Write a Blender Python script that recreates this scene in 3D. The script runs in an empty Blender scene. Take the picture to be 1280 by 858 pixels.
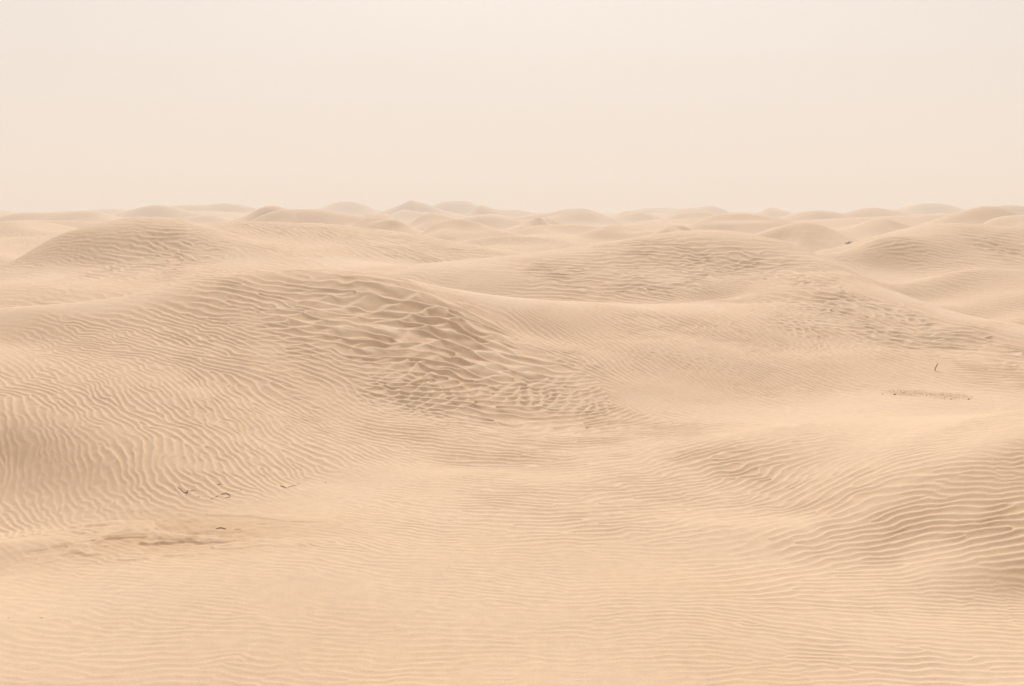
import bpy, bmesh, math, random
import numpy as np
from mathutils import Vector
rng = np.random.default_rng(11)
random.seed(5)
scene = bpy.context.scene
C = scene.collection

# ------------------------------------------------------------------ dune field from image pixels at assumed depths, hidden hollows assumed (world metres)
# TERRAIN: (x, y, z) of crests, faces and hollows.   MOUNDS: far dunes (x, y, crest height, half widths).
# RIPPLES: (x, y, crest direction in radians, wavelength, strength) of the wind ripples
DENS_A = 150.; DENS_S = 60.; DENS_B = 11.
RIPPLE_H = .14; RIPPLE_L = .54
SAND_A = (.632, .487, .360, 1); SAND_B = (.648, .507, .383, 1)
HAZE_DENS = .0034; HAZE_TOP = 50; HAZE_COL = (.805, .805, .802, 1)
SUN_EL = 39; SUN_AZ = 1; SUN_E = 4.2; SUN_ANG = 12
VEIL_A = (1.0, .69, .41); VEIL_LO = 3.7; VEIL_M = (.92, .865, .81); VEIL_MID = 6.4; VEIL_B = (.93, .90, .885); VEIL_HI = 8.2
SHRUB = (23.7, 71)
TERRAIN = [(-13.954, 18.5, 1.875),(-12.651, 20.0, 2.009),(-11.26, 22.0, 2.003),(-9.71, 22.5, 2.061),(-8.627, 23.5, 2.229),(-7.611, 24.5, 2.498),(-6.493, 25.5, 2.631),(-4.964, 26.0, 2.662),(-3.518, 26.0, 2.538),(-2.112, 26.5, 2.211),(-0.878, 27.5, 1.938),(0.463, 29.0, 1.652),(2.396, 30.0, 1.468),(4.387, 30.5, 1.349),(6.44, 31.0, 1.303),(8.181, 32.0, 1.235),(-4.741, 24.8, 2.477),(-4.343, 22.6, 1.724),(-4.018, 20.8, 1.08),(-3.69, 19.0, 0.572),(-3.245, 16.6, 0.206),(-2.966, 15.1, -0.002),(-1.623, 25.4, 1.867),(-1.55, 24.2, 1.549),(-1.417, 22.0, 0.9),(-1.295, 20.0, 0.381),(-1.183, 18.2, 0.124),(-1.084, 16.6, -0.071),(-3.189, 25.0, 2.303),(-3.022, 23.6, 1.71),(-2.756, 21.4, 0.99),(-2.538, 19.6, 0.458),(-2.316, 17.8, 0.139),(0.818, 25.5, 0.995),(0.72, 22.3, 0.491),(0.668, 20.6, 0.097),(0.618, 19.0, -0.055),(3.213, 25.0, 0.856),(2.881, 22.3, 0.308),(2.634, 20.3, -0.01),(5.227, 25.0, 0.653),(4.708, 22.4, 0.107),(7.527, 26.0, 0.511),(6.774, 23.3, 0.134),(6.355, 21.8, -0.052),(-6.172, 24.2, 2.403),(-5.688, 22.2, 1.768),(-5.229, 20.3, 1.155),(-4.791, 18.5, 0.668),(-4.348, 16.7, 0.321),(-6.87, 22.0, 1.79),(-6.216, 19.8, 1.23),(-5.649, 17.9, 0.782),(-5.14, 16.2, 0.437),(-4.674, 14.65, 0.185),(-4.449, 13.9, 0.039),(-8.521, 20.4, 1.471),(-7.601, 18.1, 1.041),(-6.924, 16.4, 0.663),(-6.409, 15.1, 0.315),(-5.974, 14.0, 0.009),(-5.486, 12.8, -0.067),(-10.385, 20.2, 1.498),(-9.2, 17.8, 1.094),(-8.365, 16.1, 0.728),(-7.966, 15.25, 0.276),(-7.607, 14.5, -0.018),(-6.601, 12.5, -0.074),(-10.782, 16.9, 1.251),(-9.877, 15.4, 0.878),(-9.35, 14.5, 0.469),(-8.942, 13.8, 0.127),(-8.4, 12.9, -0.1),(-7.594, 11.6, -0.164),(3.274, 18.3, 0.025),(4.679, 18.0, 0.243),(5.971, 17.5, 0.339),(6.551, 15.5, 0.728),(7.08, 13.6, 1.064),(8.254, 13.0, 1.126),(6.649, 12.7, 0.719),(6.264, 11.9, 0.436),(5.901, 11.15, 0.197),(5.664, 10.65, -0.037),(7.505, 11.7, 0.499),(6.745, 10.4, 0.017),(5.418, 13.8, 0.418),(5.033, 12.75, 0.167),(4.684, 11.8, -0.037),(4.559, 15.5, 0.082),(4.081, 13.8, -0.048),(2.789, 15.5, -0.048),(-3.828, 37.0, 1.835),(-1.255, 39.5, 2.24),(1.999, 42.0, 2.548),(5.64, 44.5, 2.942),(8.739, 46.0, 3.189),(10.927, 44.5, 2.977),(12.183, 41.5, 2.535),(12.457, 39.7, 2.262),(12.693, 38.0, 2.013),(12.94, 35.7, 1.691),(13.1, 33.5, 1.391),(13.424, 32.0, 1.209),(13.665, 30.5, 1.055),(14.032, 29.2, 0.954),(14.367, 28.0, 0.862),(16.308, 26.0, 0.511),(0.0, 35.5, 1.733),(1.743, 36.5, 1.954),(4.709, 37.0, 1.983),(7.249, 38.0, 2.164),(9.125, 37.0, 1.983),(9.334, 32.5, 1.553),(6.602, 34.5, 1.528),(8.236, 33.3, 1.461),(10.404, 31.0, 1.303),(9.527, 28.3, 0.872),(8.617, 25.5, 0.478),(11.312, 28.8, 0.813),(9.94, 25.2, 0.42),(12.145, 27.0, 0.588),(10.836, 24.0, 0.306),(12.88, 25.0, 0.45),(11.538, 22.3, 0.126),(9.09, 21.6, 0.076),(10.375, 20.0, 0.134),(12.638, 20.0, 0.217),(22.617, 55.0, 3.381),(17.856, 49.0, 2.815),(14.925, 47.0, 2.129),(28.875, 57.0, 2.948),(33.374, 54.0, 2.588),(19.417, 48.0, 2.388),(18.269, 41.0, 1.678),(18.901, 37.0, 1.038),(21.388, 42.0, 1.616),(16.828, 46.0, 1.553),(22.547, 49.0, 2.273),(17.424, 34.0, 0.476),(-43.887, 66.0, 2.698),(-39.249, 67.0, 2.675),(-34.444, 68.0, 2.76),(-31.455, 71.0, 2.919),(-30.586, 52.0, 1.414),(-34.052, 51.0, 1.467),(-29.856, 57.0, 1.823),(-23.967, 38.0, 0.892),(-21.388, 42.0, 1.616),(-21.196, 44.5, 2.239),(-20.485, 46.2, 3.076),(-18.781, 48.5, 3.725),(-16.329, 49.2, 3.738),(-14.514, 54.0, 3.523),(-11.201, 59.0, 3.182),(-6.651, 60.0, 2.74),(-3.218, 58.0, 2.332),(-0.857, 54.0, 1.906),(-16.19, 35.0, 1.433),(-14.449, 37.0, 1.482),(-12.413, 40.0, 1.739),(-18.115, 43.0, 1.896),(-15.704, 45.0, 2.537),(-14.697, 42.0, 1.783),(-12.014, 44.5, 2.169),(-8.389, 44.0, 2.017),(-5.089, 40.0, 1.962),(-9.889, 52.0, 2.648),(-5.554, 50.0, 2.234),(-13.463, 50.0, 2.905),(-16.879, 33.0, 1.063),(-14.452, 33.5, 1.123),(-13.717, 22.0, 1.75),(-12.123, 24.0, 1.55),(-10.442, 24.5, 1.6),(-9.258, 25.5, 1.75),(9.187, 48.5, 2.6),(5.872, 46.5, 2.7),(11.377, 46.5, 2.6),(6.833, 33.3, 1.15),(-13.638, 27.0, 0.9),(-11.72, 27.5, 0.9),(-10.071, 29.0, 0.8),(-8.319, 31.0, 0.8),(-6.061, 32.0, 0.8),(-4.041, 32.0, 0.75),(-2.084, 33.0, 0.8),(-16.834, 27.0, 0.9),(-19.289, 26.0, 1.0),(2.368, 50.0, 1.0),(6.693, 53.0, 1.0),(11.081, 54.0, 1.0),(-1.515, 48.0, 1.0),(14.206, 50.0, 1.0),(13.922, 42.0, 1.3),(14.889, 38.5, 0.72),(15.469, 35.0, 0.38),(16.416, 32.5, 0.18),(18.294, 30.5, 0.15),(2.573, 32.6, 1.1),(4.66, 32.8, 1.1),(0.505, 32.0, 1.1),(6.772, 33.0, 1.25),(-27.45, 47.0, 1.0),(-33.385, 45.0, 1.0),(-24.687, 46.0, 0.75),(-25.255, 50.0, 0.8),(-26.55, 58.0, 1.0),(-25.524, 66.0, 1.2),(-18.784, 70.0, 1.2),(-10.497, 70.0, 1.2),(-2.147, 68.0, 1.2),(5.209, 60.0, 1.1),(12.312, 60.0, 1.1),(17.616, 62.0, 1.1),(26.676, 65.0, 1.4),(33.337, 66.0, 1.5),(39.398, 64.0, 1.3),(-42.934, 85.0, 1.2),(-16.1, 85.0, 1.2),(10.734, 85.0, 1.2),(44.45, 88.0, 1.2),(-63.06, 85.0, 1.2),(57.693, 85.0, 1.2),(30.543, 45.0, 1.2),(23.756, 35.0, 0.8),(19.005, 28.0, 0.7),(-0.979, 15.5, 0.0),(0.122, 15.5, 0.0),(1.346, 15.5, 0.0),(-2.728, 14.4, -0.02),(-3.278, 13.4, -0.02),(-2.747, 12.0, 0.01),(-0.41, 13.0, 0.0),(1.129, 13.0, 0.02),(2.668, 13.0, 0.0),(0.521, 11.0, 0.0),(-1.215, 11.0, 0.02),(-4.773, 11.2, 0.0),(-4.237, 12.2, -0.04),(-3.078, 10.0, 0.03),(-5.051, 10.0, 0.02),(-4.293, 8.5, 0.0),(-1.61, 8.5, 0.0),(1.744, 8.5, 0.0),(2.257, 11.0, 0.01),(3.236, 10.0, 0.0),(4.95, 9.8, -0.02),(4.293, 8.5, 0.0),(0.0, 9.5, 0.02),(-6.306, 8.5, 0.1),(6.105, 8.5, 0.1),(-3.031, 6.0, 0.0),(0.0, 6.0, 0.0),(3.031, 6.0, 0.0),(-4.925, 6.0, 0.0),(5.02, 6.0, 0.0),(0.0, 18.5, 0.02),(4.001, 19.5, 0.03),(1.733, 18.3, 0.02),(-11.87, 16.0, 1.3),(-9.644, 13.0, 0.8),(-8.161, 11.0, 0.3)]
RIPPLES = [(-9.64, 20.71, 2.63, 0.239, 0.54),(-8.04, 20.44, 2.62, 0.266, 0.6),(-6.69, 21.38, 2.71, 0.306, 0.7),(-9.01, 18.31, 2.34, 0.265, 0.63),(-7.61, 18.11, 2.35, 0.248, 0.63),(-6.54, 18.4, 2.36, 0.284, 0.8),(-5.45, 19.31, 2.67, 0.359, 0.8),(-7.63, 15.62, 2.14, 0.216, 0.54),(-6.86, 15.61, 2.17, 0.205, 0.63),(-6.09, 15.92, 2.24, 0.229, 0.85),(-5.26, 16.6, 2.27, 0.29, 0.9),(-4.43, 17.05, 2.38, 0.266, 0.9),(-3.56, 18.31, 2.67, 0.284, 0.9),(-7.37, 14.5, 2.05, 0.232, 0.41),(-6.34, 14.31, 2.05, 0.204, 0.45),(-5.5, 14.61, 2.14, 0.187, 0.7),(-4.56, 14.69, 2.19, 0.221, 0.75),(-3.76, 15.34, 2.3, 0.239, 0.7),(-6.03, 22.14, 2.97, 0.365, 0.9),(-6.47, 23.86, 0.0, 0.516, 0.8),(-5.03, 24.26, 0.0, 0.485, 0.9),(-4.68, 22.47, 2.97, 0.571, 1.18),(-3.63, 23.92, 0.18, 0.683, 1.24),(-2.79, 24.94, 0.51, 0.809, 0.9),(-2.17, 24.69, 0.18, 0.85, 1.18),(-1.37, 24.36, 2.95, 0.85, 1.18),(-0.57, 23.47, 2.48, 0.85, 1.18),(0.0, 22.42, 2.97, 0.79, 1.18),(-3.34, 21.88, 0.0, 0.601, 1.3),(-2.51, 22.29, 0.35, 0.671, 1.3),(-1.59, 21.92, 2.97, 0.675, 1.3),(-4.02, 20.82, 2.81, 0.368, 1.18),(-2.62, 20.3, 0.17, 0.323, 1.18),(-1.32, 20.44, 0.62, 0.433, 1.18),(-0.33, 20.56, 0.48, 0.475, 1.18),(0.0, 19.82, 0.17, 0.601, 1.18),(0.69, 21.43, 0.8, 0.373, 1.3),(1.37, 21.2, 0.7, 0.359, 1.3),(1.98, 20.32, 0.77, 0.376, 0.9),(0.96, 19.65, 0.47, 0.543, 0.9),(-2.14, 18.88, 0.0, 0.314, 0.9),(-3.69, 19.01, 2.81, 0.281, 0.9),(-2.75, 16.88, 2.46, 0.316, 0.7),(-1.16, 17.81, 2.97, 0.304, 0.8),(0.14, 17.05, 2.81, 0.35, 0.7),(1.34, 16.39, 0.46, 0.387, 0.6),(2.53, 17.29, 0.67, 0.322, 0.5),(0.85, 26.43, 2.22, 0.249, 0.46),(1.65, 25.74, 2.01, 0.276, 0.69),(2.74, 24.36, 1.97, 0.286, 0.92),(4.16, 24.65, 2.06, 0.34, 0.92),(3.5, 27.35, 2.34, 0.446, 0.92),(5.71, 27.4, 2.16, 0.414, 0.8),(5.0, 23.88, 1.95, 0.264, 0.92),(6.61, 25.67, 1.76, 0.326, 0.8),(6.92, 23.82, 2.11, 0.269, 0.69),(2.44, 27.69, 2.16, 0.345, 0.57),(3.94, 22.16, 2.19, 0.252, 0.3),(2.77, 21.4, 2.22, 0.225, 0.1),(8.58, 26.02, 1.68, 0.312, 0.92),(-1.14, 35.73, 2.67, 0.416, 0.2),(1.74, 36.51, 0.0, 0.639, 0.92),(4.81, 37.84, 0.32, 0.63, 0.9),(7.38, 38.74, 2.78, 0.516, 1),(5.97, 35.7, 2.79, 0.739, 1.15),(9.29, 37.69, 2.6, 0.613, 1),(9.84, 34.3, 1.84, 0.625, 1.15),(10.17, 31.04, 2.0, 0.581, 1.26),(7.03, 33.88, 2.45, 0.278, 0.8),(8.32, 28.87, 2.03, 0.418, 1.15),(10.34, 29.36, 1.96, 0.559, 1.26),(11.32, 29.45, 1.93, 0.514, 1.38),(11.08, 27.06, 2.56, 0.735, 1.26),(12.86, 27.63, 2.35, 0.656, 1.15),(12.31, 25.06, 2.96, 0.625, 0.92),(10.05, 24.44, 2.21, 0.409, 0.8),(11.07, 23.66, 2.96, 0.42, 0.69),(8.85, 23.84, 1.86, 0.25, 0.57),(5.87, 20.1, 1.8, 0.485, 0.05),(7.1, 17.14, 1.55, 0.403, 0.05),(9.77, 21.56, 2.76, 0.549, 0.12),(4.37, 20.73, 2.33, 0.433, 0.12),(7.68, 21.56, 2.25, 0.484, 0.05),(4.41, 17.48, 0.31, 0.371, 0.1),(6.01, 16.05, 1.92, 0.346, 0.1),(6.85, 13.81, 2.17, 0.241, 0.12),(9.43, 22.43, 2.37, 0.449, 0.15),(2.92, 16.27, 0.45, 0.269, 0.7),(3.77, 16.53, 0.45, 0.288, 0.7),(3.15, 14.76, 0.55, 0.257, 0.8),(4.24, 15.25, 0.44, 0.332, 0.8),(4.75, 16.17, 0.17, 0.342, 0.6),(4.98, 14.49, 0.17, 0.381, 0.8),(5.42, 13.81, 2.56, 0.371, 0.7),(6.02, 13.15, 2.36, 0.221, 0.7),(6.57, 12.96, 2.54, 0.187, 0.6),(4.43, 13.47, 0.32, 0.383, 0.9),(4.79, 12.65, 0.0, 0.274, 1),(5.58, 12.59, 2.76, 0.272, 1),(5.96, 12.09, 2.75, 0.265, 1),(5.73, 11.37, 0.16, 0.259, 1),(5.28, 11.4, 2.96, 0.282, 1),(4.69, 11.81, 2.96, 0.289, 0.9),(4.02, 12.18, 0.16, 0.257, 0.7),(3.43, 13.03, 0.53, 0.296, 0.7),(3.0, 11.3, 0.3, 0.315, 0.6),(3.77, 10.8, 0.0, 0.297, 0.42),(4.57, 10.78, 2.96, 0.227, 0.48),(5.44, 10.73, 0.0, 0.107, 0.54),(5.17, 10.16, 2.96, 0.254, 0.45),(4.1, 9.63, 2.96, 0.271, 0.39),(3.22, 9.41, 2.97, 0.253, 0.36),(4.11, 8.74, 2.96, 0.27, 0.36),(2.43, 9.39, 0.0, 0.219, 0.3),(2.27, 8.73, 0.0, 0.218, 0.3),(-0.95, 14.53, 2.82, 0.292, 0.47),(0.11, 13.7, 2.81, 0.314, 0.52),(1.24, 13.76, 0.32, 0.349, 0.57),(1.91, 12.88, 0.31, 0.302, 0.62),(-1.58, 13.75, 2.47, 0.263, 0.33),(-1.72, 12.27, 2.58, 0.237, 0.33),(-0.77, 11.66, 0.0, 0.252, 0.17),(0.09, 11.16, 0.0, 0.223, 0.17),(1.02, 11.16, 2.97, 0.232, 0.19),(1.85, 10.62, 0.0, 0.239, 0.21),(-2.55, 10.59, 2.98, 0.201, 0.13),(-3.43, 10.59, 2.84, 0.199, 0.13),(-4.15, 10.17, 2.85, 0.208, 0.15),(-5.01, 10.2, 2.86, 0.246, 0.15),(-4.39, 8.87, 2.99, 0.217, 0.17),(-3.65, 8.89, 0.0, 0.252, 0.17),(-2.58, 9.05, 0.0, 0.249, 0.17),(-1.49, 9.38, 0.0, 0.219, 0.17),(-1.39, 8.72, 0.0, 0.218, 0.19),(-0.33, 9.76, 0.0, 0.219, 0.17),(-0.29, 8.71, 0.0, 0.21, 0.19),(0.86, 9.38, 2.97, 0.219, 0.19),(0.81, 8.72, 2.98, 0.211, 0.19),(1.65, 9.38, 0.0, 0.219, 0.19),(-2.57, 14.97, 2.7, 0.301, 0.03),(-2.93, 13.7, 2.71, 0.262, 0.03),(-3.47, 12.36, 2.72, 0.256, 0.1),(-2.01, 15.37, 2.47, 0.226, 0.08),(-3.77, 13.5, 2.84, 0.275, 0.06),(-4.63, 12.76, 2.42, 0.218, 0.2),(-5.41, 12.13, 2.65, 0.247, 0.23),(-6.03, 11.96, 2.53, 0.178, 0.13),(-18.65, 40.38, 2.58, 0.734, 0.1),(-18.41, 43.74, 2.98, 0.303, 0.8),(-15.68, 44.92, 0.0, 0.449, 1.18),(-14.26, 40.72, 2.26, 0.557, 0.9),(-16.1, 41.3, 2.4, 0.626, 0.8),(-14.38, 44.18, 2.38, 0.505, 1.18),(-13.69, 45.41, 2.97, 0.461, 0.8),(-12.81, 47.54, 2.58, 0.7, 0.5),(-9.32, 48.94, 2.03, 0.379, 0.5),(-5.61, 50.52, 2.45, 0.828, 0.6),(-3.34, 52.58, 0.5, 0.795, 0.6),(-15.3, 35.52, 2.74, 0.602, 0.3),(-15.52, 46.68, 0.38, 0.488, 0.7),(-17.47, 45.98, 0.19, 0.401, 0.6),(-11.62, 43.02, 2.39, 0.492, 0.1),(-6.64, 43.96, 2.02, 0.85, 0.12),(17.81, 47.78, 0.0, 0.358, 0.7),(19.12, 47.22, 0.0, 0.393, 0.7),(20.72, 46.56, 2.95, 0.494, 0.5),(19.05, 39.19, 2.53, 0.39, 0.46),(22.55, 50.86, 2.75, 0.85, 0.6),(24.23, 50.1, 2.74, 0.85, 0.9),(17.48, 37.75, 1.92, 0.383, 0.34),(16.84, 46.02, 0.16, 0.428, 0.2),(-10.92, 21.66, 2.98, 0.444, 0),(-9.55, 22.12, 2.98, 0.475, 0.03),(-8.46, 23.02, 2.73, 0.46, 0.15),(-7.47, 24.02, 2.72, 0.473, 0.25),(-6.32, 24.81, 2.83, 0.563, 0.3),(-4.83, 25.31, 2.97, 0.85, 0.4),(-3.46, 25.55, 0.51, 0.85, 0.3),(-2.07, 25.98, 0.64, 0.85, 0.1),(-0.86, 26.97, 0.0, 0.85, 0.02),(0.0, 27.15, 2.26, 0.362, 0.02),(1.8, 28.11, 2.05, 0.423, 0.08),(3.72, 29.09, 1.92, 0.586, 0.12),(5.73, 29.85, 1.8, 0.487, 0.15),(-1.21, 38.16, 2.44, 0.754, 0.1),(12.71, 32.49, 1.59, 0.85, 0),(13.43, 29.97, 2.03, 0.85, 0),(15.4, 44.48, 2.06, 0.85, 0.15),(7.85, 41.33, 2.96, 0.85, 0.2),(9.88, 40.21, 2.96, 0.791, 0.2),(11.45, 38.99, 0.17, 0.85, 0.2),(-18.18, 46.91, 2.84, 0.561, 0.1),(1.9, 39.98, 2.65, 0.85, 0.2),(21.96, 52.36, 2.2, 0.85, 0.15),(13.99, 27.69, 2.32, 0.55, 0.1)]
MOUNDS = [(-67.5, 150, 3.85, 9.0, 6.7),(-48.1, 105, 2.8, 10.0, 7.5),(-119.3, 240, 4.01, 11.5, 8.6),(-106.7, 260, 4.3, 11.4, 8.5),(-72.9, 210, 4.53, 8.4, 6.3),(-81.0, 260, 5.22, 12.4, 9.3),(-72.8, 260, 5.62, 11.4, 8.5),(-29.7, 130, 4.43, 7.2, 6),(-22.7, 120, 3.99, 5.7, 6),(-52.0, 330, 6.52, 10.5, 7.9),(-27.4, 290, 6.81, 7.9, 6),(-18.4, 360, 7.29, 8.6, 6.4),(-2.1, 260, 5.22, 8.3, 6.2),(-14.2, 112, 3.41, 3.6, 6),(-20.5, 140, 3.54, 6.7, 6),(-3.8, 88, 3.17, 3.5, 6),(-9.8, 130, 3.79, 5.2, 6),(-10.9, 92, 3.19, 2.9, 6),(1.5, 74, 2.52, 4.1, 6),(2.8, 120, 3.54, 3.3, 6),(12.1, 180, 4.59, 6.0, 6),(9.5, 200, 4.33, 6.4, 6),(23.7, 200, 3.86, 4.8, 6),(55.6, 300, 5.49, 9.6, 7.2),(9.0, 88, 2.75, 3.2, 6),(12.6, 78, 2.98, 2.0, 6),(29.5, 170, 4.0, 5.4, 6),(24.8, 110, 3.47, 4.4, 6),(64.1, 250, 4.79, 6.0, 6),(46.2, 150, 3.94, 7.2, 6),(22.2, 78, 3.25, 3.9, 6),(35.6, 100, 2.99, 5.6, 6),(115.9, 280, 6.28, 10.0, 7.5),(65.4, 180, 4.06, 8.6, 6.4),(47.8, 100, 4.12, 4.8, 6),(59.7, 140, 3.96, 5.6, 6),(97.8, 200, 4.95, 8.0, 6),(82.8, 150, 4.65, 7.2, 6),(6.3, 100, 2.71, 4.8, 6),(-2.4, 150, 3.5, 7.2, 6),(45.0, 85, 3.53, 4.1, 6),(49.7, 350, 5.02, 11.1, 8.4),(-20.8, 240, 4.2, 11.5, 8.6)]

# ------------------------------------------------------------------ small numeric helpers
def smooth(a, b, x):
    if b < a: return 1 - smooth(b, a, x)
    t = np.clip((x - a) / (b - a), 0, 1)
    return t * t * (3 - 2 * t)

def bicubic(g, fi, fj):
    """cubic B-spline-free Catmull-Rom sampling of a 2-D grid at float indices"""
    n, m = g.shape
    i0 = np.clip(np.floor(fi).astype(np.int32), 1, n - 3); j0 = np.clip(np.floor(fj).astype(np.int32), 1, m - 3)
    u = np.clip(fi - i0, 0, 1); v = np.clip(fj - j0, 0, 1)
    def w(t): return (-.5*t+t*t-.5*t**3, 1-2.5*t*t+1.5*t**3, .5*t+2*t*t-1.5*t**3, -.5*t*t+.5*t**3)
    wu, wv = w(u), w(v)
    out = 0
    for a in range(4):
        row = 0
        for b in range(4):
            row = row + wv[b] * g[i0 - 1 + a, j0 - 1 + b]
        out = out + wu[a] * row
    return out

def bilinear(g, fi, fj):
    n, m = g.shape
    i0 = np.clip(np.floor(fi).astype(np.int32), 0, n - 2); j0 = np.clip(np.floor(fj).astype(np.int32), 0, m - 2)
    u = np.clip(fi - i0, 0, 1).astype(np.float32); v = np.clip(fj - j0, 0, 1).astype(np.float32)
    return (g[i0, j0]*(1-u)*(1-v) + g[i0+1, j0]*u*(1-v) + g[i0, j0+1]*(1-u)*v + g[i0+1, j0+1]*u*v)

NZ = [rng.standard_normal((256, 256)).astype(np.float32) for _ in range(6)]
def vnoise(k, x, y, scale):
    """smooth value noise of unit-ish variance, wrapping lattice"""
    g = NZ[k % 6]
    fx = np.asarray(x, np.float32) / scale + 37.3 * k; fy = np.asarray(y, np.float32) / scale + 11.7 * k
    ix = np.floor(fx).astype(np.int32); iy = np.floor(fy).astype(np.int32)
    u = fx - ix; v = fy - iy
    u = u*u*u*(u*(u*6-15)+10); v = v*v*v*(v*(v*6-15)+10)
    ix &= 255; iy &= 255; ix1 = (ix+1) & 255; iy1 = (iy+1) & 255
    return g[ix, iy]*(1-u)*(1-v)+g[ix1, iy]*u*(1-v)+g[ix, iy1]*(1-u)*v+g[ix1, iy1]*u*v

# ------------------------------------------------------------------ polar ground grid
TH0 = math.radians(31)
NC = 1500
th = np.concatenate([np.radians(np.linspace(-78, -45, 45)), np.radians(np.linspace(-44.5, -31.1, 170)), np.linspace(-TH0, TH0, NC), np.radians(np.linspace(31.1, 44.5, 170)), np.radians(np.linspace(45, 78, 45))])
rr = [0.4]
while rr[-1] < 6000:
    r = rr[-1]
    if r < 7.5: d = .12
    elif r < 17: d = r * .0017
    elif r < 46: d = r * .00125
    elif r < 64: d = r * .002
    elif r < 120: d = r * .0045
    elif r < 500: d = r * .007
    else: d = r * .03
    rr.append(r + d)
rr = np.array(rr)
NR, NT = len(rr), len(th)
RR, TT = np.meshgrid(rr, th, indexing='ij')
X = (RR * np.sin(TT)).astype(np.float32); Y = (RR * np.cos(TT)).astype(np.float32)

# ------------------------------------------------------------------ dunes: thin plate surface through the TERRAIN points
P = np.array(TERRAIN)
def warp(x, y):
    y = np.maximum(y, 1)
    return 10 * x / y**.8, 30 * np.log(y)
Wx, Wy = warp(P[:, 0], P[:, 1])
def fit():
    n = len(P)
    d2 = (Wx[:, None]-Wx[None])**2 + (Wy[:, None]-Wy[None])**2
    K = np.where(d2 > 0, .5*d2*np.log(d2+1e-12), 0) + .02*np.eye(n)
    A = np.c_[np.ones(n), Wx, Wy]
    return np.linalg.solve(np.block([[K, A], [A.T, np.zeros((3, 3))]]), np.r_[P[:, 2], 0, 0, 0])
COEF = fit()
def dune_h(x, y):
    a, b = warp(x, y); sh = a.shape; a = a.ravel(); b = b.ravel(); out = np.empty(len(a))
    for s in range(0, len(a), 20000):
        e = slice(s, s+20000)
        d2 = (a[e, None]-Wx)**2 + (b[e, None]-Wy)**2
        out[e] = (.5*d2*np.log(d2+1e-12)) @ COEF[:-3] + COEF[-3] + COEF[-2]*a[e] + COEF[-1]*b[e]
    return out.reshape(sh)
gt = np.radians(np.linspace(-48, 48, 240)); gl = np.linspace(math.log(5.5), math.log(112), 260)
GL, GT = np.meshgrid(gl, gt, indexing='ij')
DG = dune_h(np.exp(GL)*np.sin(GT), np.exp(GL)*np.cos(GT)).astype(np.float32)
fi = (np.log(RR) - gl[0]) / (gl[1]-gl[0]); fj = (TT - gt[0]) / (gt[1]-gt[0])
near_rows = int(np.searchsorted(rr, 112))
base_far = 1.1 + .35*vnoise(0, X, Y, 37.0) * smooth(60, 120, RR)
Z = base_far.astype(np.float32).copy()
NRW = slice(0, near_rows)
D = bicubic(DG, np.clip(fi[NRW], 1, 258), np.clip(fj[NRW], 1, 238)).astype(np.float32)
wn = (1 - smooth(66, 95, RR[NRW])) * (1 - smooth(math.radians(39), math.radians(48), np.abs(TT[NRW])))
Z[NRW] = D * wn + Z[NRW] * (1 - wn)
# side ground beyond the TERRAIN points: ordinary low dunes
wside = smooth(math.radians(39), math.radians(52), np.abs(TT)) * smooth(6, 20, RR)
Z += wside * (.8 + .9*vnoise(1, X, Y, 9.0))
# rise under the photographer
Z += 2.3 * np.exp(-(RR / 3.1)**2)

# far dunes
far = np.zeros_like(Z)
def mound(x, y, zt, wx, wy, kx):
    r0 = math.hypot(x, y); t0 = math.atan2(x, y); R = 2.6*max(wx, wy)
    i0, i1 = np.searchsorted(rr, [r0-2.6*(wy+.6*wx), r0+2.6*(wy+.6*wx)]); dt = 2.6*wx/r0
    j0, j1 = np.searchsorted(th, [t0-dt, t0+dt])
    if i1-i0 < 1 or j1-j0 < 1: return
    sl = (slice(i0, i1), slice(j0, j1))
    xx = X[sl]; yy = Y[sl]
    xx = xx + .22*wx*vnoise(2, xx, yy, wx*.9); yy = yy + .22*wy*vnoise(3, xx, yy, wx*.9)
    dx = (xx-x)/wx; dy = (yy-y-kx*(xx-x)+.25*wy*dx*dx)/wy
    # lee side (facing the viewer) steeper than the back
    dy = np.where(dy < 0, dy*1.15, dy*.85)
    q = dx*dx+dy*dy
    h = (zt-1.05) * (1+.40*q)**-2.7 * (1-smooth(3.6, 6.6, q))
    far[sl] = (far[sl]**5 + np.maximum(h, 0)**5)**.2
for x, y, zt, wx, wy in MOUNDS:
    mound(x, y, zt, wx*1.2, wy*.95, random.uniform(-.2, .2))
placed = [(x, y, max(wx, wy)) for x, y, zt, wx, wy in MOUNDS]
for k in range(6000):
    y = 78 * (1500/78)**random.random()
    x = y * random.uniform(-.8, .8)
    w = random.uniform(6, 13) * (1 + y/500)
    if any((x-a)**2/2.2 + (y-b)**2 < (.85*(w+c))**2 for a, b, c in placed): continue
    placed.append((x, y, w))
    mound(x, y, 1.9 + random.random()**1.5*1.5, w*random.uniform(1.0, 2.2), w*random.uniform(.6, .9), random.uniform(-.5, .5))
Z = np.where(RR > 62, Z + far * smooth(64, 80, RR), Z).astype(np.float32)
# soft irregularity of the sand at a scale of metres
nm = near_rows
Z[:nm] += (.014*vnoise(4, X[:nm], Y[:nm], 2.3) + .006*vnoise(5, X[:nm], Y[:nm], .9) + .035*vnoise(1, X[:nm], Y[:nm], 5.5)) * smooth(6, 9, RR[:nm])

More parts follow.
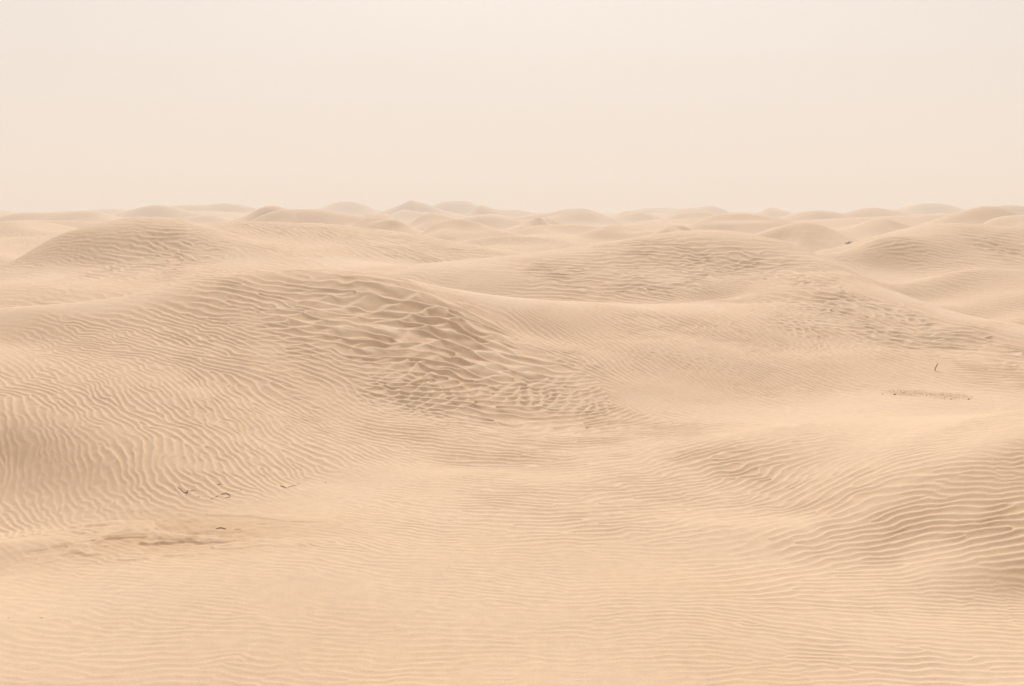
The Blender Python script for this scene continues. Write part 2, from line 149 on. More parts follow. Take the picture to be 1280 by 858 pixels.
# eroded crust with low scarps in front of the near left dune
i0, i1 = np.searchsorted(rr, [10.5, 16]); xs, ys = X[i0:i1], Y[i0:i1]
msk = np.exp(-((xs+4.5)/1.7)**2 - ((ys-12.55)/.85)**2)
sc = vnoise(2, xs*.42+ys*.15, ys, .34) + .45*vnoise(3, xs*.5, ys, .13)
Z[i0:i1] += msk*(.030*smooth(-.10, .16, sc) + .014*smooth(.5, .7, sc) + .006*vnoise(4, xs, ys, .12))
# ------------------------------------------------------------------ wind ripples
RP = np.array(RIPPLES)
ra = np.arctan2(RP[:, 0], RP[:, 1]) * 9; rl = np.log(np.hypot(RP[:, 0], RP[:, 1])) * 9
gt2 = np.radians(np.linspace(-47, 47, 230)); gl2 = np.linspace(math.log(6), math.log(100), 240)
L2, T2 = np.meshgrid(gl2, gt2, indexing='ij')
d2 = (T2.ravel()[:, None]*9-ra)**2 + (L2.ravel()[:, None]*9-rl)**2
w = 1/(d2+.012)**1.7
w /= w.sum(1, keepdims=True)
CO = (w @ np.cos(2*RP[:, 2])).reshape(L2.shape).astype(np.float32); SI = (w @ np.sin(2*RP[:, 2])).reshape(L2.shape).astype(np.float32)
LA = np.exp(w @ np.log(RP[:, 3])).reshape(L2.shape).astype(np.float32); AM = (w @ RP[:, 4]).reshape(L2.shape).astype(np.float32)
def rfield(x, y):
    f1 = (np.log(np.hypot(x, y)) - gl2[0])/(gl2[1]-gl2[0]); f2 = (np.arctan2(x, y)-gt2[0])/(gt2[1]-gt2[0])
    return [bilinear(g, f1, f2) for g in (CO, SI, LA, AM)]

def lam_of(la, y):
    f = RIPPLE_L + (.68-RIPPLE_L)*smooth(.40, .62, la)
    f = f + (.85-f)*smooth(34, 44, y)
    f = f*(1-.14*smooth(13, 11, y))
    return np.minimum(la, .68)*f

def phasor(x0, x1, y0, y1, res, dens, passes, lam_scale=1., turn=0., sx=.85, sy=.8, am_min=0.):
    """ripple phase on a grid: oriented wave packets, each one locked to the packets already laid around it"""
    nx, ny = int((x1-x0)/res)+1, int((y1-y0)/res)+1
    G = None
    area = (x1-x0)*(y1-y0)
    N = int(area*dens)
    for p in range(passes):
        px = rng.uniform(x0, x1, N*2); py = rng.uniform(y0, y1, N*2)
        keep = np.abs(px) < .97*py + 1.2
        px, py = px[keep], py[keep]
        co, si, la, am = rfield(px, py)
        # smaller wavelengths need more packets
        lam = lam_of(la, py)*lam_scale*np.exp(.13*vnoise(2, px, py, 1.3)+.08*rng.standard_normal(len(px)))
        keep = (rng.random(len(px)) < np.clip((.16/lam)**2, .05, 1)) & (am >= am_min)
        px, py, co, si, lam, am = px[keep], py[keep], co[keep], si[keep], lam[keep], am[keep]
        ang = .5*np.arctan2(si, co) + turn + (.10+.12*np.clip(am,0,1))*vnoise(3, px, py, 1.1) + .14*rng.standard_normal(len(px))
        nxv, nyv = -np.sin(ang), np.cos(ang)
        s = np.where(.3*nxv+nyv < 0, -1, 1); nxv *= s; nyv *= s
        Gn = np.zeros((nx, ny), np.complex64)
        ref = G
        for k in range(len(px)):
            l = lam[k]; R = int(2.3*l*sy/res)
            ci = (px[k]-x0)/res; cj = (py[k]-y0)/res
            i0 = max(int(ci)-R, 0); i1 = min(int(ci)+R+1, nx); j0 = max(int(cj)-R, 0); j1 = min(int(cj)+R+1, ny)
            if i1-i0 < 2 or j1-j0 < 2: continue
            dx = ((np.arange(i0, i1)-ci)*res).astype(np.float32); dy = ((np.arange(j0, j1)-cj)*res).astype(np.float32)
            ii = min(max(int(ci+.5), 0), nx-1); jj = min(max(int(cj+.5), 0), ny-1)
            src = Gn[ii, jj] if ref is None else ref[ii, jj]
            ph = np.angle(src)+rng.normal(0, .40) if abs(src) > .15 and rng.random() > .07 else rng.uniform(-np.pi, np.pi)
            a, b = nxv[k], nyv[k]; kk = 2*np.pi/l
            ca = 1/(2*(sx*l)**2); cb = 1/(2*(sy*l)**2)
            # anisotropic gaussian: short across the crest, longer along it
            U = dx[:, None]*a + dy[None]*b; V = -dx[:, None]*b + dy[None]*a
            Gn[i0:i1, j0:j1] += np.exp((-ca*U*U - cb*V*V) + 1j*(kk*U + ph)).astype(np.complex64)
        G = Gn
    return G

def sample(G, x0, y0, res, x, y):
    fi = (x-x0)/res; fj = (y-y0)/res
    return bilinear(G, fi, fj)

def profile(ph, wide=.60):
    """sharp crest at phase 0; broad concave side towards the viewer, short side away"""
    s = ph/np.pi
    q = np.where(s < 0, -s/(2*wide), s/(2*(1-wide)))
    s2 = np.where(s < 0, -s, s)
    # re-map so that each side reaches the trough at its own distance
    full = np.mod(s/2 + wide, 1.0)          # 0 trough .. wide crest .. 1 trough
    d = np.where(full < wide, (wide-full)/wide, (full-wide)/(1-wide))
    d = np.sqrt(d*d + .004) - .0632
    return np.clip(1-d, 0, 1)**1.9

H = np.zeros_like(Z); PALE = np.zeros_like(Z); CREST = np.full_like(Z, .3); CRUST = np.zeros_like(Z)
CRUST[i0:i1] = msk*np.clip(.55+.5*smooth(.3, -.3, sc)+.15*vnoise(5, xs, ys, .2), 0, 1)
i0, i1 = np.searchsorted(rr, [20, 26]); xs, ys = X[i0:i1], Y[i0:i1]
for sx_, sy_ in ((8.84, 21.95), (9.5, 21.55)):
    CRUST[i0:i1] = np.maximum(CRUST[i0:i1], .9*np.exp(-((xs-sx_)/.42)**2-((ys-sy_)/.42)**2)*np.clip(.75+.3*vnoise(3, xs, ys, .12), 0, 1))
iA0, iA1 = np.searchsorted(rr, [7.2, 50]); 
jv = (np.abs(th) < math.radians(44.6))
j0, j1 = np.nonzero(jv)[0][[0, -1]]; j1 += 1
GA = phasor(-40, 40, 7, 43.5, .02, DENS_A, 1)
GS = phasor(-26, 28, 7, 43.5, .03, DENS_S, 1, 1.15, .85, .8, .8, .66)
GB = phasor(-78, 78, 41, 84, .09, DENS_B, 1)
def lay(r0, r1, G, args, fade0, fade1, G2=None, args2=None, gain=1.):
    i0, i1 = np.searchsorted(rr, [r0, r1]); sl = (slice(i0, i1), slice(j0, j1))
    x, y = X[sl], Y[sl]
    co, si, la, am = rfield(x, y)
    q = np.clip(lam_of(la, y)/.2, .5, 2.4)
    big = smooth(1.1, 2.1, q)                 # broad ripples wander on a broader scale
    calm = 1-.55*smooth(14.5, 11.5, y)       # straighter crests on the flat
    def wob(k, s, a_): return calm*a_*(.72*vnoise(k, x, y, s*.75)*(1-big) + 1.7*vnoise(k+1, x, y, s*1.7)*big)
    xw = x + wob(0, .42, .045) + wob(2, .19, .018); yw = y + wob(3, .40, .05) + wob(4, .17, .02)
    xw = xw + .05*big*vnoise(5, x, y, .36); yw = yw + .055*big*vnoise(0, x, y, .34)
    PALE[sl] = smooth(.34, .02, am) * smooth(19, 23, y)
    g = sample(G, *args, xw, yw)
    # patchy strength: hollows, smoothed spots and stronger bars, crests that die out along their length
    patch = np.clip(.92 + .24*vnoise(0, x, y, 1.7) + .20*vnoise(5, x, y, .68) + (.16+.25*smooth(.5, .2, am))*vnoise(1, x, y, .33), .12, 1.6)
    am0 = am
    am = am * np.where(am < .12, 1, patch)
    mag = np.clip(np.abs(g)/1.1, 0, 1)
    pr = profile(np.angle(g)) * (.25 + .75*mag)
    if G2 is not None:
        # a second, oblique set of crests ties the first into cells where the ripples are tall
        g2 = sample(G2, *args2, xw, yw)
        m2 = np.where(np.abs(x) < 20, 1, 0)*np.clip(.72 + .38*vnoise(1, x, y, .9), 0, .98) * smooth(.74, .98, am0) * smooth(16, 18, y)
        p2 = profile(np.angle(g2), .5)*np.clip(np.abs(g2), 0, 1)*m2
        k = .06
        pr = .5*(pr+p2+np.sqrt((pr-p2)**2+k*k)) - k*.5
    h = am*lam_of(la, y)*(RIPPLE_H + .045*smooth(.30, .18, lam_of(la, y)))*gain*(pr-.35)
    f = smooth(*fade0, y)*(1-smooth(*fade1, y))*(1-smooth(.84, .96, np.abs(x)/y))
    H[sl] += h*f
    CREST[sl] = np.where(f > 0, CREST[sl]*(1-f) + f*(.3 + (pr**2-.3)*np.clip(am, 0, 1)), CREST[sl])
lay(7.2, 52, GA, (-40, 7, .02), (7.2, 8.0), (41.4, 43), GS, (-26, 7, .03))
lay(40, 92, GB, (-78, 41, .09), (41.4, 43), (78, 84), gain=1.35)
Z = Z + H

def ground_z(x, y):
    r = math.hypot(x, y); t = math.atan2(x, y)
    i = int(np.searchsorted(rr, r)); j = int(np.searchsorted(th, t))
    fr = (r-rr[i-1])/(rr[i]-rr[i-1]); ft = (t-th[j-1])/(th[j]-th[j-1])
    return float(Z[i-1, j-1]*(1-fr)*(1-ft)+Z[i, j-1]*fr*(1-ft)+Z[i-1, j]*(1-fr)*ft+Z[i, j]*fr*ft)

# ------------------------------------------------------------------ materials
def new_mat(name):
    m = bpy.data.materials.new(name); m.use_nodes = True
    nt = m.node_tree; nt.nodes.clear()
    return m, nt, nt.nodes.new('ShaderNodeOutputMaterial')

def sand_material():
    m, nt, out = new_mat('desert_sand'); N = nt.nodes.new; L = nt.links.new
    b = N('ShaderNodeBsdfPrincipled'); b.inputs['Roughness'].default_value = .95
    b.inputs['Specular IOR Level'].default_value = .12
    geo = N('ShaderNodeNewGeometry')
    n1 = N('ShaderNodeTexNoise'); n1.inputs['Scale'].default_value = .35; n1.inputs['Detail'].default_value = 5
    n2 = N('ShaderNodeTexNoise'); n2.inputs['Scale'].default_value = 75; n2.inputs['Detail'].default_value = 3
    n3 = N('ShaderNodeTexNoise'); n3.inputs['Scale'].default_value = 7; n3.inputs['Detail'].default_value = 6
    for n in (n1, n2, n3): L(geo.outputs['Position'], n.inputs['Vector'])
    c1 = N('ShaderNodeMix'); c1.data_type = 'RGBA'
    c1.inputs['A'].default_value = SAND_A; c1.inputs['B'].default_value = SAND_B
    r1 = N('ShaderNodeMapRange'); r1.inputs['From Min'].default_value = .35; r1.inputs['From Max'].default_value = .65
    L(n1.outputs['Fac'], r1.inputs['Value']); L(r1.outputs['Result'], c1.inputs['Factor'])
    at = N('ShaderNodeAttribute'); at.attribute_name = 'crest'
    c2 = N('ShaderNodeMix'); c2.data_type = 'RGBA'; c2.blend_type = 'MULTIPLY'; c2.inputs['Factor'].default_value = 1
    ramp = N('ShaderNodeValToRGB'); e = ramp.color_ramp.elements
    e[0].position = 0; e[0].color = (.98, .913, .838, 1); e[1].position = 1; e[1].color = (1.06, 1.07, 1.07, 1)  # lighter crest grains; warm shade of the troughs put into the sand colour
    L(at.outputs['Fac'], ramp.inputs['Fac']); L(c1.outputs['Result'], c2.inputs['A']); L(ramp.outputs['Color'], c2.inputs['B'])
    c3 = N('ShaderNodeMix'); c3.data_type = 'RGBA'; c3.blend_type = 'MULTIPLY'; c3.inputs['Factor'].default_value = 1
    mr = N('ShaderNodeMapRange'); mr.inputs['From Min'].default_value = .3; mr.inputs['From Max'].default_value = .7
    mr.inputs['To Min'].default_value = .90; mr.inputs['To Max'].default_value = 1.08
    ad = N('ShaderNodeMath'); ad.operation = 'ADD'; mu = N('ShaderNodeMath'); mu.operation = 'MULTIPLY'; mu.inputs[1].default_value = .5
    L(n2.outputs['Fac'], ad.inputs[0]); L(n3.outputs['Fac'], ad.inputs[1]); L(ad.outputs[0], mu.inputs[0]); L(mu.outputs[0], mr.inputs['Value'])
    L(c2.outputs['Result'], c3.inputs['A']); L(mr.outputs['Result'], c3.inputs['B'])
    ac = N('ShaderNodeAttribute'); ac.attribute_name = 'crust'
    c4 = N('ShaderNodeMix'); c4.data_type = 'RGBA'; c4.blend_type = 'MULTIPLY'; c4.inputs['B'].default_value = (.84, .775, .71, 1)
    # bright backlit, hazy rims of smooth crests, painted in as a paler tint
    ap = N('ShaderNodeAttribute'); ap.attribute_name = 'pale'
    c5 = N('ShaderNodeMix'); c5.data_type = 'RGBA'; c5.blend_type = 'MULTIPLY'; c5.inputs['B'].default_value = (1.04, 1.07, 1.11, 1)
    L(ap.outputs['Fac'], c5.inputs['Factor']); L(c3.outputs['Result'], c5.inputs['A'])
    L(ac.outputs['Fac'], c4.inputs['Factor']); L(c5.outputs['Result'], c4.inputs['A'])
    L(c4.outputs['Result'], b.inputs['Base Color'])
    bp = N('ShaderNodeBump'); bp.inputs['Strength'].default_value = .65; bp.inputs['Distance'].default_value = .006
    n4 = N('ShaderNodeTexNoise'); n4.inputs['Scale'].default_value = 45; n4.inputs['Detail'].default_value = 5
    L(geo.outputs['Position'], n4.inputs['Vector']); L(n4.outputs['Fac'], bp.inputs['Height']); L(bp.outputs['Normal'], b.inputs['Normal'])
    L(b.outputs['BSDF'], out.inputs['Surface'])
    return m

def plain_material(name, dark, light, scale, rough=.85):
    m, nt, out = new_mat(name); N = nt.nodes.new; L = nt.links.new
    b = N('ShaderNodeBsdfPrincipled'); b.inputs['Roughness'].default_value = rough; b.inputs['Specular IOR Level'].default_value = .2
    tc = N('ShaderNodeTexCoord'); n = N('ShaderNodeTexNoise'); n.inputs['Scale'].default_value = scale; n.inputs['Detail'].default_value = 4
    r = N('ShaderNodeValToRGB'); r.color_ramp.elements[0].color = (*dark, 1); r.color_ramp.elements[0].position = .3
    r.color_ramp.elements[1].color = (*light, 1); r.color_ramp.elements[1].position = .7
    L(tc.outputs['Object'], n.inputs['Vector']); L(n.outputs['Fac'], r.inputs['Fac']); L(r.outputs['Color'], b.inputs['Base Color'])
    L(b.outputs['BSDF'], out.inputs['Surface'])
    return m

# ------------------------------------------------------------------ ground mesh
def build_ground():
    me = bpy.data.meshes.new('ground')
    nv = NR*NT
    co = np.empty((NR, NT, 3), np.float32); co[..., 0] = X; co[..., 1] = Y; co[..., 2] = Z
    me.vertices.add(nv); me.vertices.foreach_set('co', co.ravel())
    idx = np.arange(nv, dtype=np.int32).reshape(NR, NT)
    q = np.stack([idx[:-1, :-1], idx[:-1, 1:], idx[1:, 1:], idx[1:, :-1]], -1).reshape(-1, 4)
    q = q[:, ::-1]
    nf = len(q)
    # winding so that the normals look up
    a, b_, c_ = q[0][:3]; f = co.reshape(-1, 3)
    if np.cross(f[b_]-f[a], f[c_]-f[a])[2] < 0: q = q[:, ::-1]
    q = np.ascontiguousarray(q)
    me.loops.add(nf*4); me.loops.foreach_set('vertex_index', q.ravel())
    me.polygons.add(nf); me.polygons.foreach_set('loop_start', np.arange(0, nf*4, 4, dtype=np.int32))
    me.polygons.foreach_set('use_smooth', np.ones(nf, bool))
    me.update(calc_edges=True)
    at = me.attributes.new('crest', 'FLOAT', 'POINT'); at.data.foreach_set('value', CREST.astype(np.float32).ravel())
    at = me.attributes.new('pale', 'FLOAT', 'POINT'); at.data.foreach_set('value', PALE.astype(np.float32).ravel())
    at = me.attributes.new('crust', 'FLOAT', 'POINT'); at.data.foreach_set('value', CRUST.astype(np.float32).ravel())
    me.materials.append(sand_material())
    o = bpy.data.objects.new('ground', me); C.objects.link(o)
    o['kind'] = 'structure'; o['label'] = 'rippled sand dunes rolling away to a dusty horizon'
    return o
build_ground()

# ------------------------------------------------------------------ things lying on the sand
twig_mat = plain_material('dry_wood', (.17, .118, .076), (.30, .21, .14), 40)
pale_twig_mat = plain_material('bleached_wood', (.22, .155, .10), (.36, .26, .175), 40)
stone_mat = plain_material('brown_stone', (.13, .09, .062), (.24, .17, .12), 25)
gravel_mat = plain_material('brown_gravel', (.40, .29, .20), (.55, .41, .29), 9)
leaf_mat = plain_material('dusty_leaves', (.035, .036, .020), (.085, .078, .045), 12)

def tube_mesh(name, paths, sides=7):
    """bent, tapering wood: each path is a list of (x, y, z, radius) around the base point"""
    bm = bmesh.new()
    for path in paths:
        pts = [Vector(p[:3]) for p in path]
        # refine with small kinks
        fine, rad = [], []
        for i in range(len(pts)-1):
            for k in range(4):
                t = k/4
                j = Vector((random.uniform(-1, 1), random.uniform(-1, 1), random.uniform(-.5, 1)))*path[i][3]*(.35 if (i or k) else 0)
                fine.append(pts[i].lerp(pts[i+1], t)+j); rad.append((path[i][3]*(1-t)+path[i+1][3]*t)*random.uniform(.88, 1.12))
        fine.append(pts[-1]); rad.append(path[-1][3])
        rings = []
        for i, p in enumerate(fine):
            d = (fine[min(i+1, len(fine)-1)]-fine[max(i-1, 0)]).normalized()
            u = d.orthogonal().normalized(); v = d.cross(u)
            rings.append([bm.verts.new(p+(u*math.cos(2*math.pi*s/sides)+v*math.sin(2*math.pi*s/sides))*rad[i]) for s in range(sides)])
        for a, b in zip(rings, rings[1:]):
            # pair the rings by their nearest corner so that the bark does not twist
            o = min(range(sides), key=lambda q: (a[0].co-b[q].co).length)
            for s in range(sides):
                bm.faces.new((a[s], a[(s+1) % sides], b[(s+1+o) % sides], b[(s+o) % sides]))
        bm.faces.new(rings[0][::-1]); bm.faces.new(rings[-1])
    bmesh.ops.recalc_face_normals(bm, faces=bm.faces)
    for f in bm.faces: f.smooth = True
    me = bpy.data.meshes.new(name); bm.to_mesh(me); bm.free()
    return me

def tag(o, label, cat, group=None, kind=None):
    o['label'] = label
    if cat: o['category'] = cat
    if group: o['group'] = group
    if kind: o['kind'] = kind

def twig(name, pts, rads, label, cat='twig', group=None, lift=.35, mat=None, side=()):
    """a stick lying on the sand along ground points; side: extra forks (index, dx, dy, dz, radius)"""
    x0, y0 = pts[0]; z0 = ground_z(x0, y0)
    path = [(x-x0, y-y0, ground_z(x, y)-z0+r*.4*lift, r*.58) for (x, y), r in zip(pts, rads)]
    paths = [path]
    for i, dx, dy, dz, r in side:
        px, py, pz, pr = path[i]
        paths.append([(px, py, pz, min(pr, r*1.3)), (px+dx*.55, py+dy*.5, pz+dz*.7, r*.65), (px+dx, py+dy, pz+dz, r*.35)])
    me = tube_mesh(name, paths); me.materials.append(mat or twig_mat)
    o = bpy.data.objects.new(name, me); C.objects.link(o); o.location = (x0, y0, z0)
    tag(o, label, cat, group)
    return o

# the twig that stands by itself in the hollow on the right
gx, gy = 10.2, 23.96; gz = ground_z(gx, gy)
me = tube_mesh('upright_twig', [[(0, 0, -.05, .012), (.018, 0, .06, .0115), (.05, -.01, .13, .010), (.072, -.012, .19, .006)]])
me.materials.append(twig_mat)
o = bpy.data.objects.new('upright_twig', me); C.objects.link(o); o.location = (gx, gy, gz)
tag(o, 'thin dark twig standing upright by itself below the right hand dune', 'twig')

G1 = 'driftwood twigs at the foot of the near left dune'
twig('forked_twig', [(-4.898, 14.311), (-4.829, 14.24), (-4.753, 14.145), (-4.703, 14.134)], (.005, .008, .010, .012),
     'dead forked twig bent downhill, leftmost of the debris below the left dune', group=G1, side=((2, .13, .10, .02, .006), (3, .02, -.01, .05, .009)))
twig('dry_stick', [(-4.357, 14.455), (-4.31, 14.468), (-4.269, 14.479)], (.008, .009, .006),
     'short straight brown stick lying level, just above the looped twig', group=G1)
twig('looped_twig', [(-4.307, 13.958), (-4.254, 14.052), (-4.208, 14.134), (-4.152, 14.181), (-4.078, 14.122), (-4.07, 14.052), (-4.118, 14.017)], (.006, .008, .008, .007, .008, .009, .007),
     'thin brown twig curled over into a narrow loop on the sand', group=G1, lift=.8)
twig('dark_twig', [(-3.907, 12.822), (-3.874, 12.854), (-3.832, 12.854), (-3.766, 12.79)], (.006, .011, .011, .008),
     'darkest twig, small and arched, lying on smooth sand in front of the looped twig', group=G1, lift=.9)
twig('twig_fragment', [(-3.636, 12.758), (-3.60, 12.775), (-3.555, 12.75)], (.005, .006, .003),
     'tiny bent twig fragment to the right of the darkest arched twig', group=G1, mat=pale_twig_mat)
twig('branched_twig', [(-3.36, 14.62), (-3.314, 14.74), (-3.256, 14.87), (-3.191, 14.96)], (.006, .005, .005, .003),
     'slender pale brown twig running up the slope, rightmost of the debris', group=G1, mat=pale_twig_mat, side=((1, .10, .03, .015, .003),))
twig('twig_stub', [(-3.478, 14.685), (-3.42, 14.63), (-3.371, 14.588)], (.010, .014, .008),
     'thick stubby piece of wood beside the slender pale twig', group=G1)
twig('twig_splinter', [(-5.182, 9.848), (-5.168, 9.853), (-5.155, 9.85)], (.003, .004, .002),
     'tiny dark splinter on the flat foreground sand, nearer the left edge of the picture', 'splinter', 'splinters on the foreground sand', mat=pale_twig_mat)
twig('twig_splinter', [(-4.855, 9.872), (-4.837, 9.876), (-4.82, 9.866)], (.003, .0045, .002),
     'tiny dark splinter on the flat foreground sand, the right one of the pair', 'splinter', 'splinters on the foreground sand', mat=pale_twig_mat)
twig('wood_chip', [(-5.40, 12.41), (-5.363, 12.402), (-5.33, 12.40)], (.004, .006, .003),
     'left of two tiny wood chips lying in front of the left dune', 'wood chip', 'wood chips on the crusted sand', mat=pale_twig_mat)
twig('wood_chip', [(-5.15, 12.235), (-5.114, 12.238), (-5.085, 12.25)], (.004, .006, .003),
     'right of two tiny wood chips lying in front of the left dune', 'wood chip', 'wood chips on the crusted sand', mat=pale_twig_mat)

def pebble_bm(bm, c, r, flat=.6):
    v0 = len(bm.verts)
    ret = bmesh.ops.create_icosphere(bm, subdivisions=2, radius=1)
    ax = Vector((random.uniform(.8, 1.3), random.uniform(.7, 1.0), flat*random.uniform(.8, 1.2)))
    a = random.uniform(0, 6.3); ca, sa = math.cos(a), math.sin(a)
    ph = [random.uniform(0, 6) for _ in range(3)]
    for v in ret['verts']:
        p = v.co.copy(); k = 1+.12*math.sin(3*p.x+ph[0])+.10*math.sin(4*p.y+ph[1])+.08*math.sin(5*p.z+ph[2])
        x, y, z = p.x*ax.x*k, p.y*ax.y*k, p.z*ax.z*k
        v.co = Vector((c[0]+(x*ca-y*sa)*r, c[1]+(x*sa+y*ca)*r, c[2]+z*r))

def pebble(x, y, r, label, group):
    bm = bmesh.new(); pebble_bm(bm, (0, 0, r*.1), r*.6)
    for f in bm.faces: f.smooth = True
    me = bpy.data.meshes.new('pebble'); bm.to_mesh(me); bm.free(); me.materials.append(stone_mat)
    o = bpy.data.objects.new('pebble', me); C.objects.link(o); o.location = (x, y, ground_z(x, y))
    tag(o, label, 'pebble', group)

GP = 'pebbles around the dark gravel patch'
pebble(8.245, 22.009, .030, 'brown pebble farthest to the left of the gravel patch', GP)
pebble(8.471, 21.90, .034, 'brown pebble at the left tip of the gravel patch', GP)
pebble(9.784, 21.165, .040, 'darkest pebble, at the right tip of the gravel patch', GP)
pebble(9.394, 21.15, .030, 'reddish brown pebble on the near rim of the gravel patch', GP)
GD = 'pebbles among the dead twigs'
pebble(-2.873, 15.069, .018, 'small dark pebble up the slope to the right of all the twigs', GD)
pebble(-3.984, 14.335, .016, 'small dark pebble between the looped twig and the stubby wood', GD)
pebble(-4.503, 14.02, .016, 'small dark pebble between the forked twig and the looped twig', GD)

# patch of fine gravel blown bare in the hollow
bm = bmesh.new()
for k in range(900):
    a = random.random()*6.283; rad = math.sqrt(random.random())*random.choice((1, 1, 1.25))
    side = random.choice((-1, 1, 1, -1))
    ex = side*.33 + .48*rad*math.cos(a); ey = -.22*side + .42*rad*math.sin(a)
    x = 9.17 + ex; y = 21.76 + ey + .05*math.sin(ex*7)
    if random.random() < .5*max(0, rad-.75)*4: continue
    r = random.uniform(.004, .0095)
    z = ground_z(x, y)
    ret = bmesh.ops.create_icosphere(bm, subdivisions=1, radius=r)
    sq = random.uniform(.45, .8); st = random.uniform(.8, 1.35)
    for v in ret['verts']: v.co = Vector((x+v.co.x*st, y+v.co.y, z+v.co.z*sq+r*.15))
for f in bm.faces: f.smooth = True
me = bpy.data.meshes.new('gravel'); bm.to_mesh(me); bm.free(); me.materials.append(gravel_mat)
o = bpy.data.objects.new('gravel', me); C.objects.link(o)
tag(o, 'thin patch of dark fine gravel on the smooth sand of the right hollow', 'gravel', kind='stuff')

# lone desert shrub far off on the dune flank
SX, SY = SHRUB; SZ = ground_z(SX, SY)
root = bpy.data.objects.new('desert_shrub', None); C.objects.link(root); root.location = (SX, SY, SZ)
tag(root, 'small dark dry shrub alone on the flank of a far dune at right', 'shrub')
stems, tips = [], []
for k in range(26):
    a = random.uniform(0, 6.283); L_ = random.uniform(.28, .55); lean = random.uniform(.15, .8)
    tip = Vector((math.cos(a)*L_*lean, math.sin(a)*L_*lean, L_*(1-.35*lean)))
    mid = tip*.5+Vector((random.uniform(-.03, .03), random.uniform(-.03, .03), .03))
    stems.append([(math.cos(a)*.04, math.sin(a)*.04, -.03, .012), (*mid, .008), (*tip, .003)]); tips.append((mid, tip))
me = tube_mesh('stem', stems, 5); me.materials.append(twig_mat)
o = bpy.data.objects.new('stem', me); C.objects.link(o); o.parent = root
bm = bmesh.new()
for mid, tip in tips:
    for k in range(34):
        p = mid.lerp(tip, random.uniform(.1, 1.1)) + Vector((random.gauss(0, .035), random.gauss(0, .035), random.gauss(0, .03)))
        d = Vector((random.gauss(0, 1), random.gauss(0, 1), random.gauss(.4, 1))).normalized(); e = d.orthogonal().normalized()
        l = random.uniform(.02, .05); wd = l*.28
        vs = [bm.verts.new(p-d*l*.5), bm.verts.new(p+e*wd), bm.verts.new(p+d*l*.5), bm.verts.new(p-e*wd)]
        bm.faces.new(vs)
me = bpy.data.meshes.new('foliage'); bm.to_mesh(me); bm.free(); me.materials.append(leaf_mat)
o = bpy.data.objects.new('foliage', me); C.objects.link(o); o.parent = root


# ------------------------------------------------------------------ dusty air: one real volume that the whole place lies in
def build_haze():
    bm = bmesh.new(); bmesh.ops.create_cube(bm, size=1)
    for v in bm.verts:
        v.co.x *= 12000; v.co.y = v.co.y*12000; v.co.z = HAZE_TOP if v.co.z > 0 else -12
    me = bpy.data.meshes.new('haze'); bm.to_mesh(me); bm.free()
    m, nt, out = new_mat('dusty_air')
    v = nt.nodes.new('ShaderNodeVolumePrincipled'); v.inputs['Color'].default_value = HAZE_COL
    v.inputs['Absorption Color'].default_value = (0, 0, 0, 1)
    v.inputs['Density'].default_value = HAZE_DENS; v.inputs['Anisotropy'].default_value = .1
    nt.links.new(v.outputs['Volume'], out.inputs['Volume'])
    me.materials.append(m)
    o = bpy.data.objects.new('haze', me); C.objects.link(o)
    o['kind'] = 'structure'; o['label'] = 'pale cream dust haze hanging over the dunes'
    return o
build_haze()

# ------------------------------------------------------------------ sky, sun, camera
w = bpy.data.worlds.new('World'); scene.world = w; w.use_nodes = True
nt = w.node_tree; nt.nodes.clear(); N = nt.nodes.new; L = nt.links.new
sky = N('ShaderNodeTexSky'); sky.sky_type = 'NISHITA'; sky.sun_disc = False
sky.sun_elevation = math.radians(SUN_EL); sky.sun_rotation = math.radians(SUN_AZ)
sky.dust_density = 8; sky.air_density = 1; sky.ozone_density = .5
tc = N('ShaderNodeTexCoord')
# dust veil: brightest around the veiled sun, a little darker and warmer away from it
sd = Vector((math.sin(math.radians(SUN_AZ))*math.cos(math.radians(SUN_EL)), math.cos(math.radians(SUN_AZ))*math.cos(math.radians(SUN_EL)), math.sin(math.radians(SUN_EL))))
dot = N('ShaderNodeVectorMath'); dot.operation = 'DOT_PRODUCT'; dot.inputs[1].default_value = sd
L(tc.outputs['Generated'], dot.inputs[0])
ramp = N('ShaderNodeValToRGB'); ramp.color_ramp.interpolation = 'LINEAR'
e = ramp.color_ramp.elements
e[0].position = 0; e[0].color = (*[c*VEIL_LO for c in VEIL_A], 1); e[1].position = 1; e[1].color = (*[c*VEIL_HI for c in VEIL_B], 1)
em = e.new(.62); em.color = (*[c*VEIL_MID for c in VEIL_M], 1)
mrn = N('ShaderNodeMapRange'); mrn.inputs['From Min'].default_value = -.2; mrn.inputs['From Max'].default_value = 1
L(dot.outputs['Value'], mrn.inputs['Value']); L(mrn.outputs['Result'], ramp.inputs['Fac'])
mx = N('ShaderNodeMix'); mx.data_type = 'RGBA'; mx.inputs['Factor'].default_value = .93
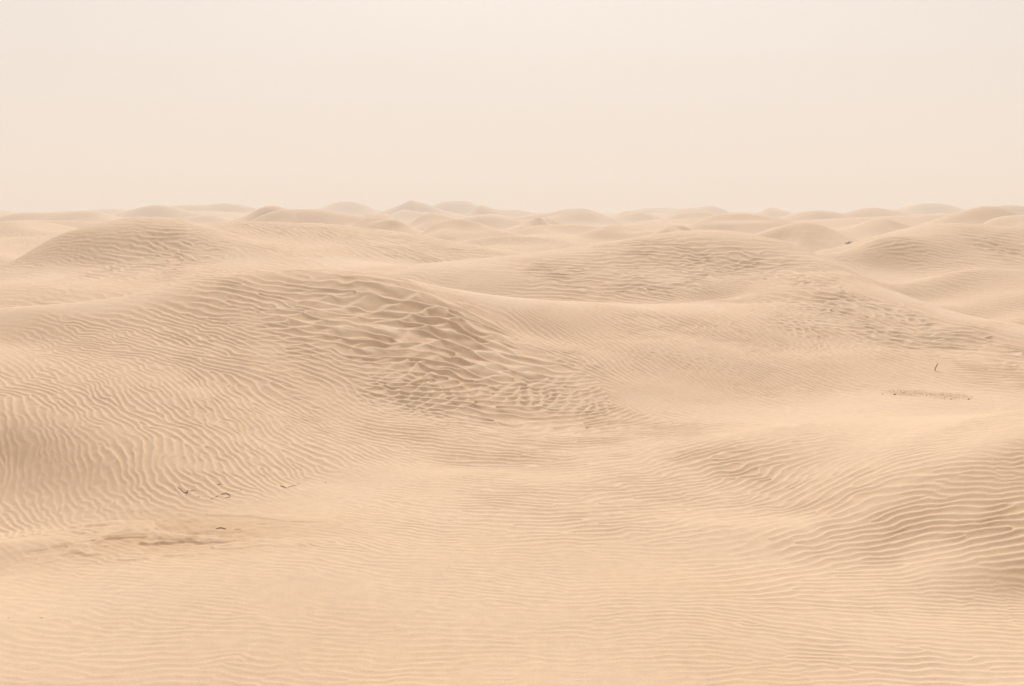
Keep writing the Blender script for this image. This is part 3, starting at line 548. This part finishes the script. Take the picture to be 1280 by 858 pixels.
# the dust is not quite even
vn = N('ShaderNodeTexNoise'); vn.inputs['Scale'].default_value = 2.2; vn.inputs['Detail'].default_value = 4
mp = N('ShaderNodeMapping'); mp.inputs['Scale'].default_value = (1, 1, 3.5)
L(tc.outputs['Generated'], mp.inputs['Vector']); L(mp.outputs['Vector'], vn.inputs['Vector'])
vr = N('ShaderNodeMapRange'); vr.inputs['To Min'].default_value = .95; vr.inputs['To Max'].default_value = 1.05
L(vn.outputs['Fac'], vr.inputs['Value'])
vm = N('ShaderNodeMix'); vm.data_type = 'RGBA'; vm.blend_type = 'MULTIPLY'; vm.inputs['Factor'].default_value = 1
L(ramp.outputs['Color'], vm.inputs['A']); L(vr.outputs['Result'], vm.inputs['B'])
L(sky.outputs['Color'], mx.inputs['A']); L(vm.outputs['Result'], mx.inputs['B'])
bg = N('ShaderNodeBackground'); bg.inputs['Strength'].default_value = .12
L(mx.outputs['Result'], bg.inputs['Color'])
wo = N('ShaderNodeOutputWorld'); L(bg.outputs['Background'], wo.inputs['Surface'])

sl = bpy.data.lights.new('sun', 'SUN'); sl.energy = SUN_E; sl.angle = math.radians(SUN_ANG); sl.color = (1, .96, .905)
so = bpy.data.objects.new('sun', sl); C.objects.link(so)
so.rotation_euler = (-sd).to_track_quat('-Z', 'Y').to_euler(); so.location = sd*50

cam = bpy.data.cameras.new('camera'); co = bpy.data.objects.new('camera', cam); C.objects.link(co)
cam.sensor_width = 36; cam.lens = 36*1256/1280; cam.clip_start = .1; cam.clip_end = 20000
co.location = (0, 0, 4.2); co.rotation_euler = (math.radians(90)-math.atan((429-262)/1256), 0, 0)
scene.camera = co

scene.render.engine = 'CYCLES'
cy = scene.cycles
cy.use_denoising = True; cy.denoiser = 'OPENIMAGEDENOISE'; cy.denoising_input_passes = 'RGB_ALBEDO_NORMAL'
cy.max_bounces = 6; cy.diffuse_bounces = 3; cy.volume_bounces = 2; cy.transparent_max_bounces = 8
scene.view_settings.view_transform = 'Standard'; scene.view_settings.look = 'None'
scene.view_settings.exposure = 0; scene.view_settings.gamma = 1
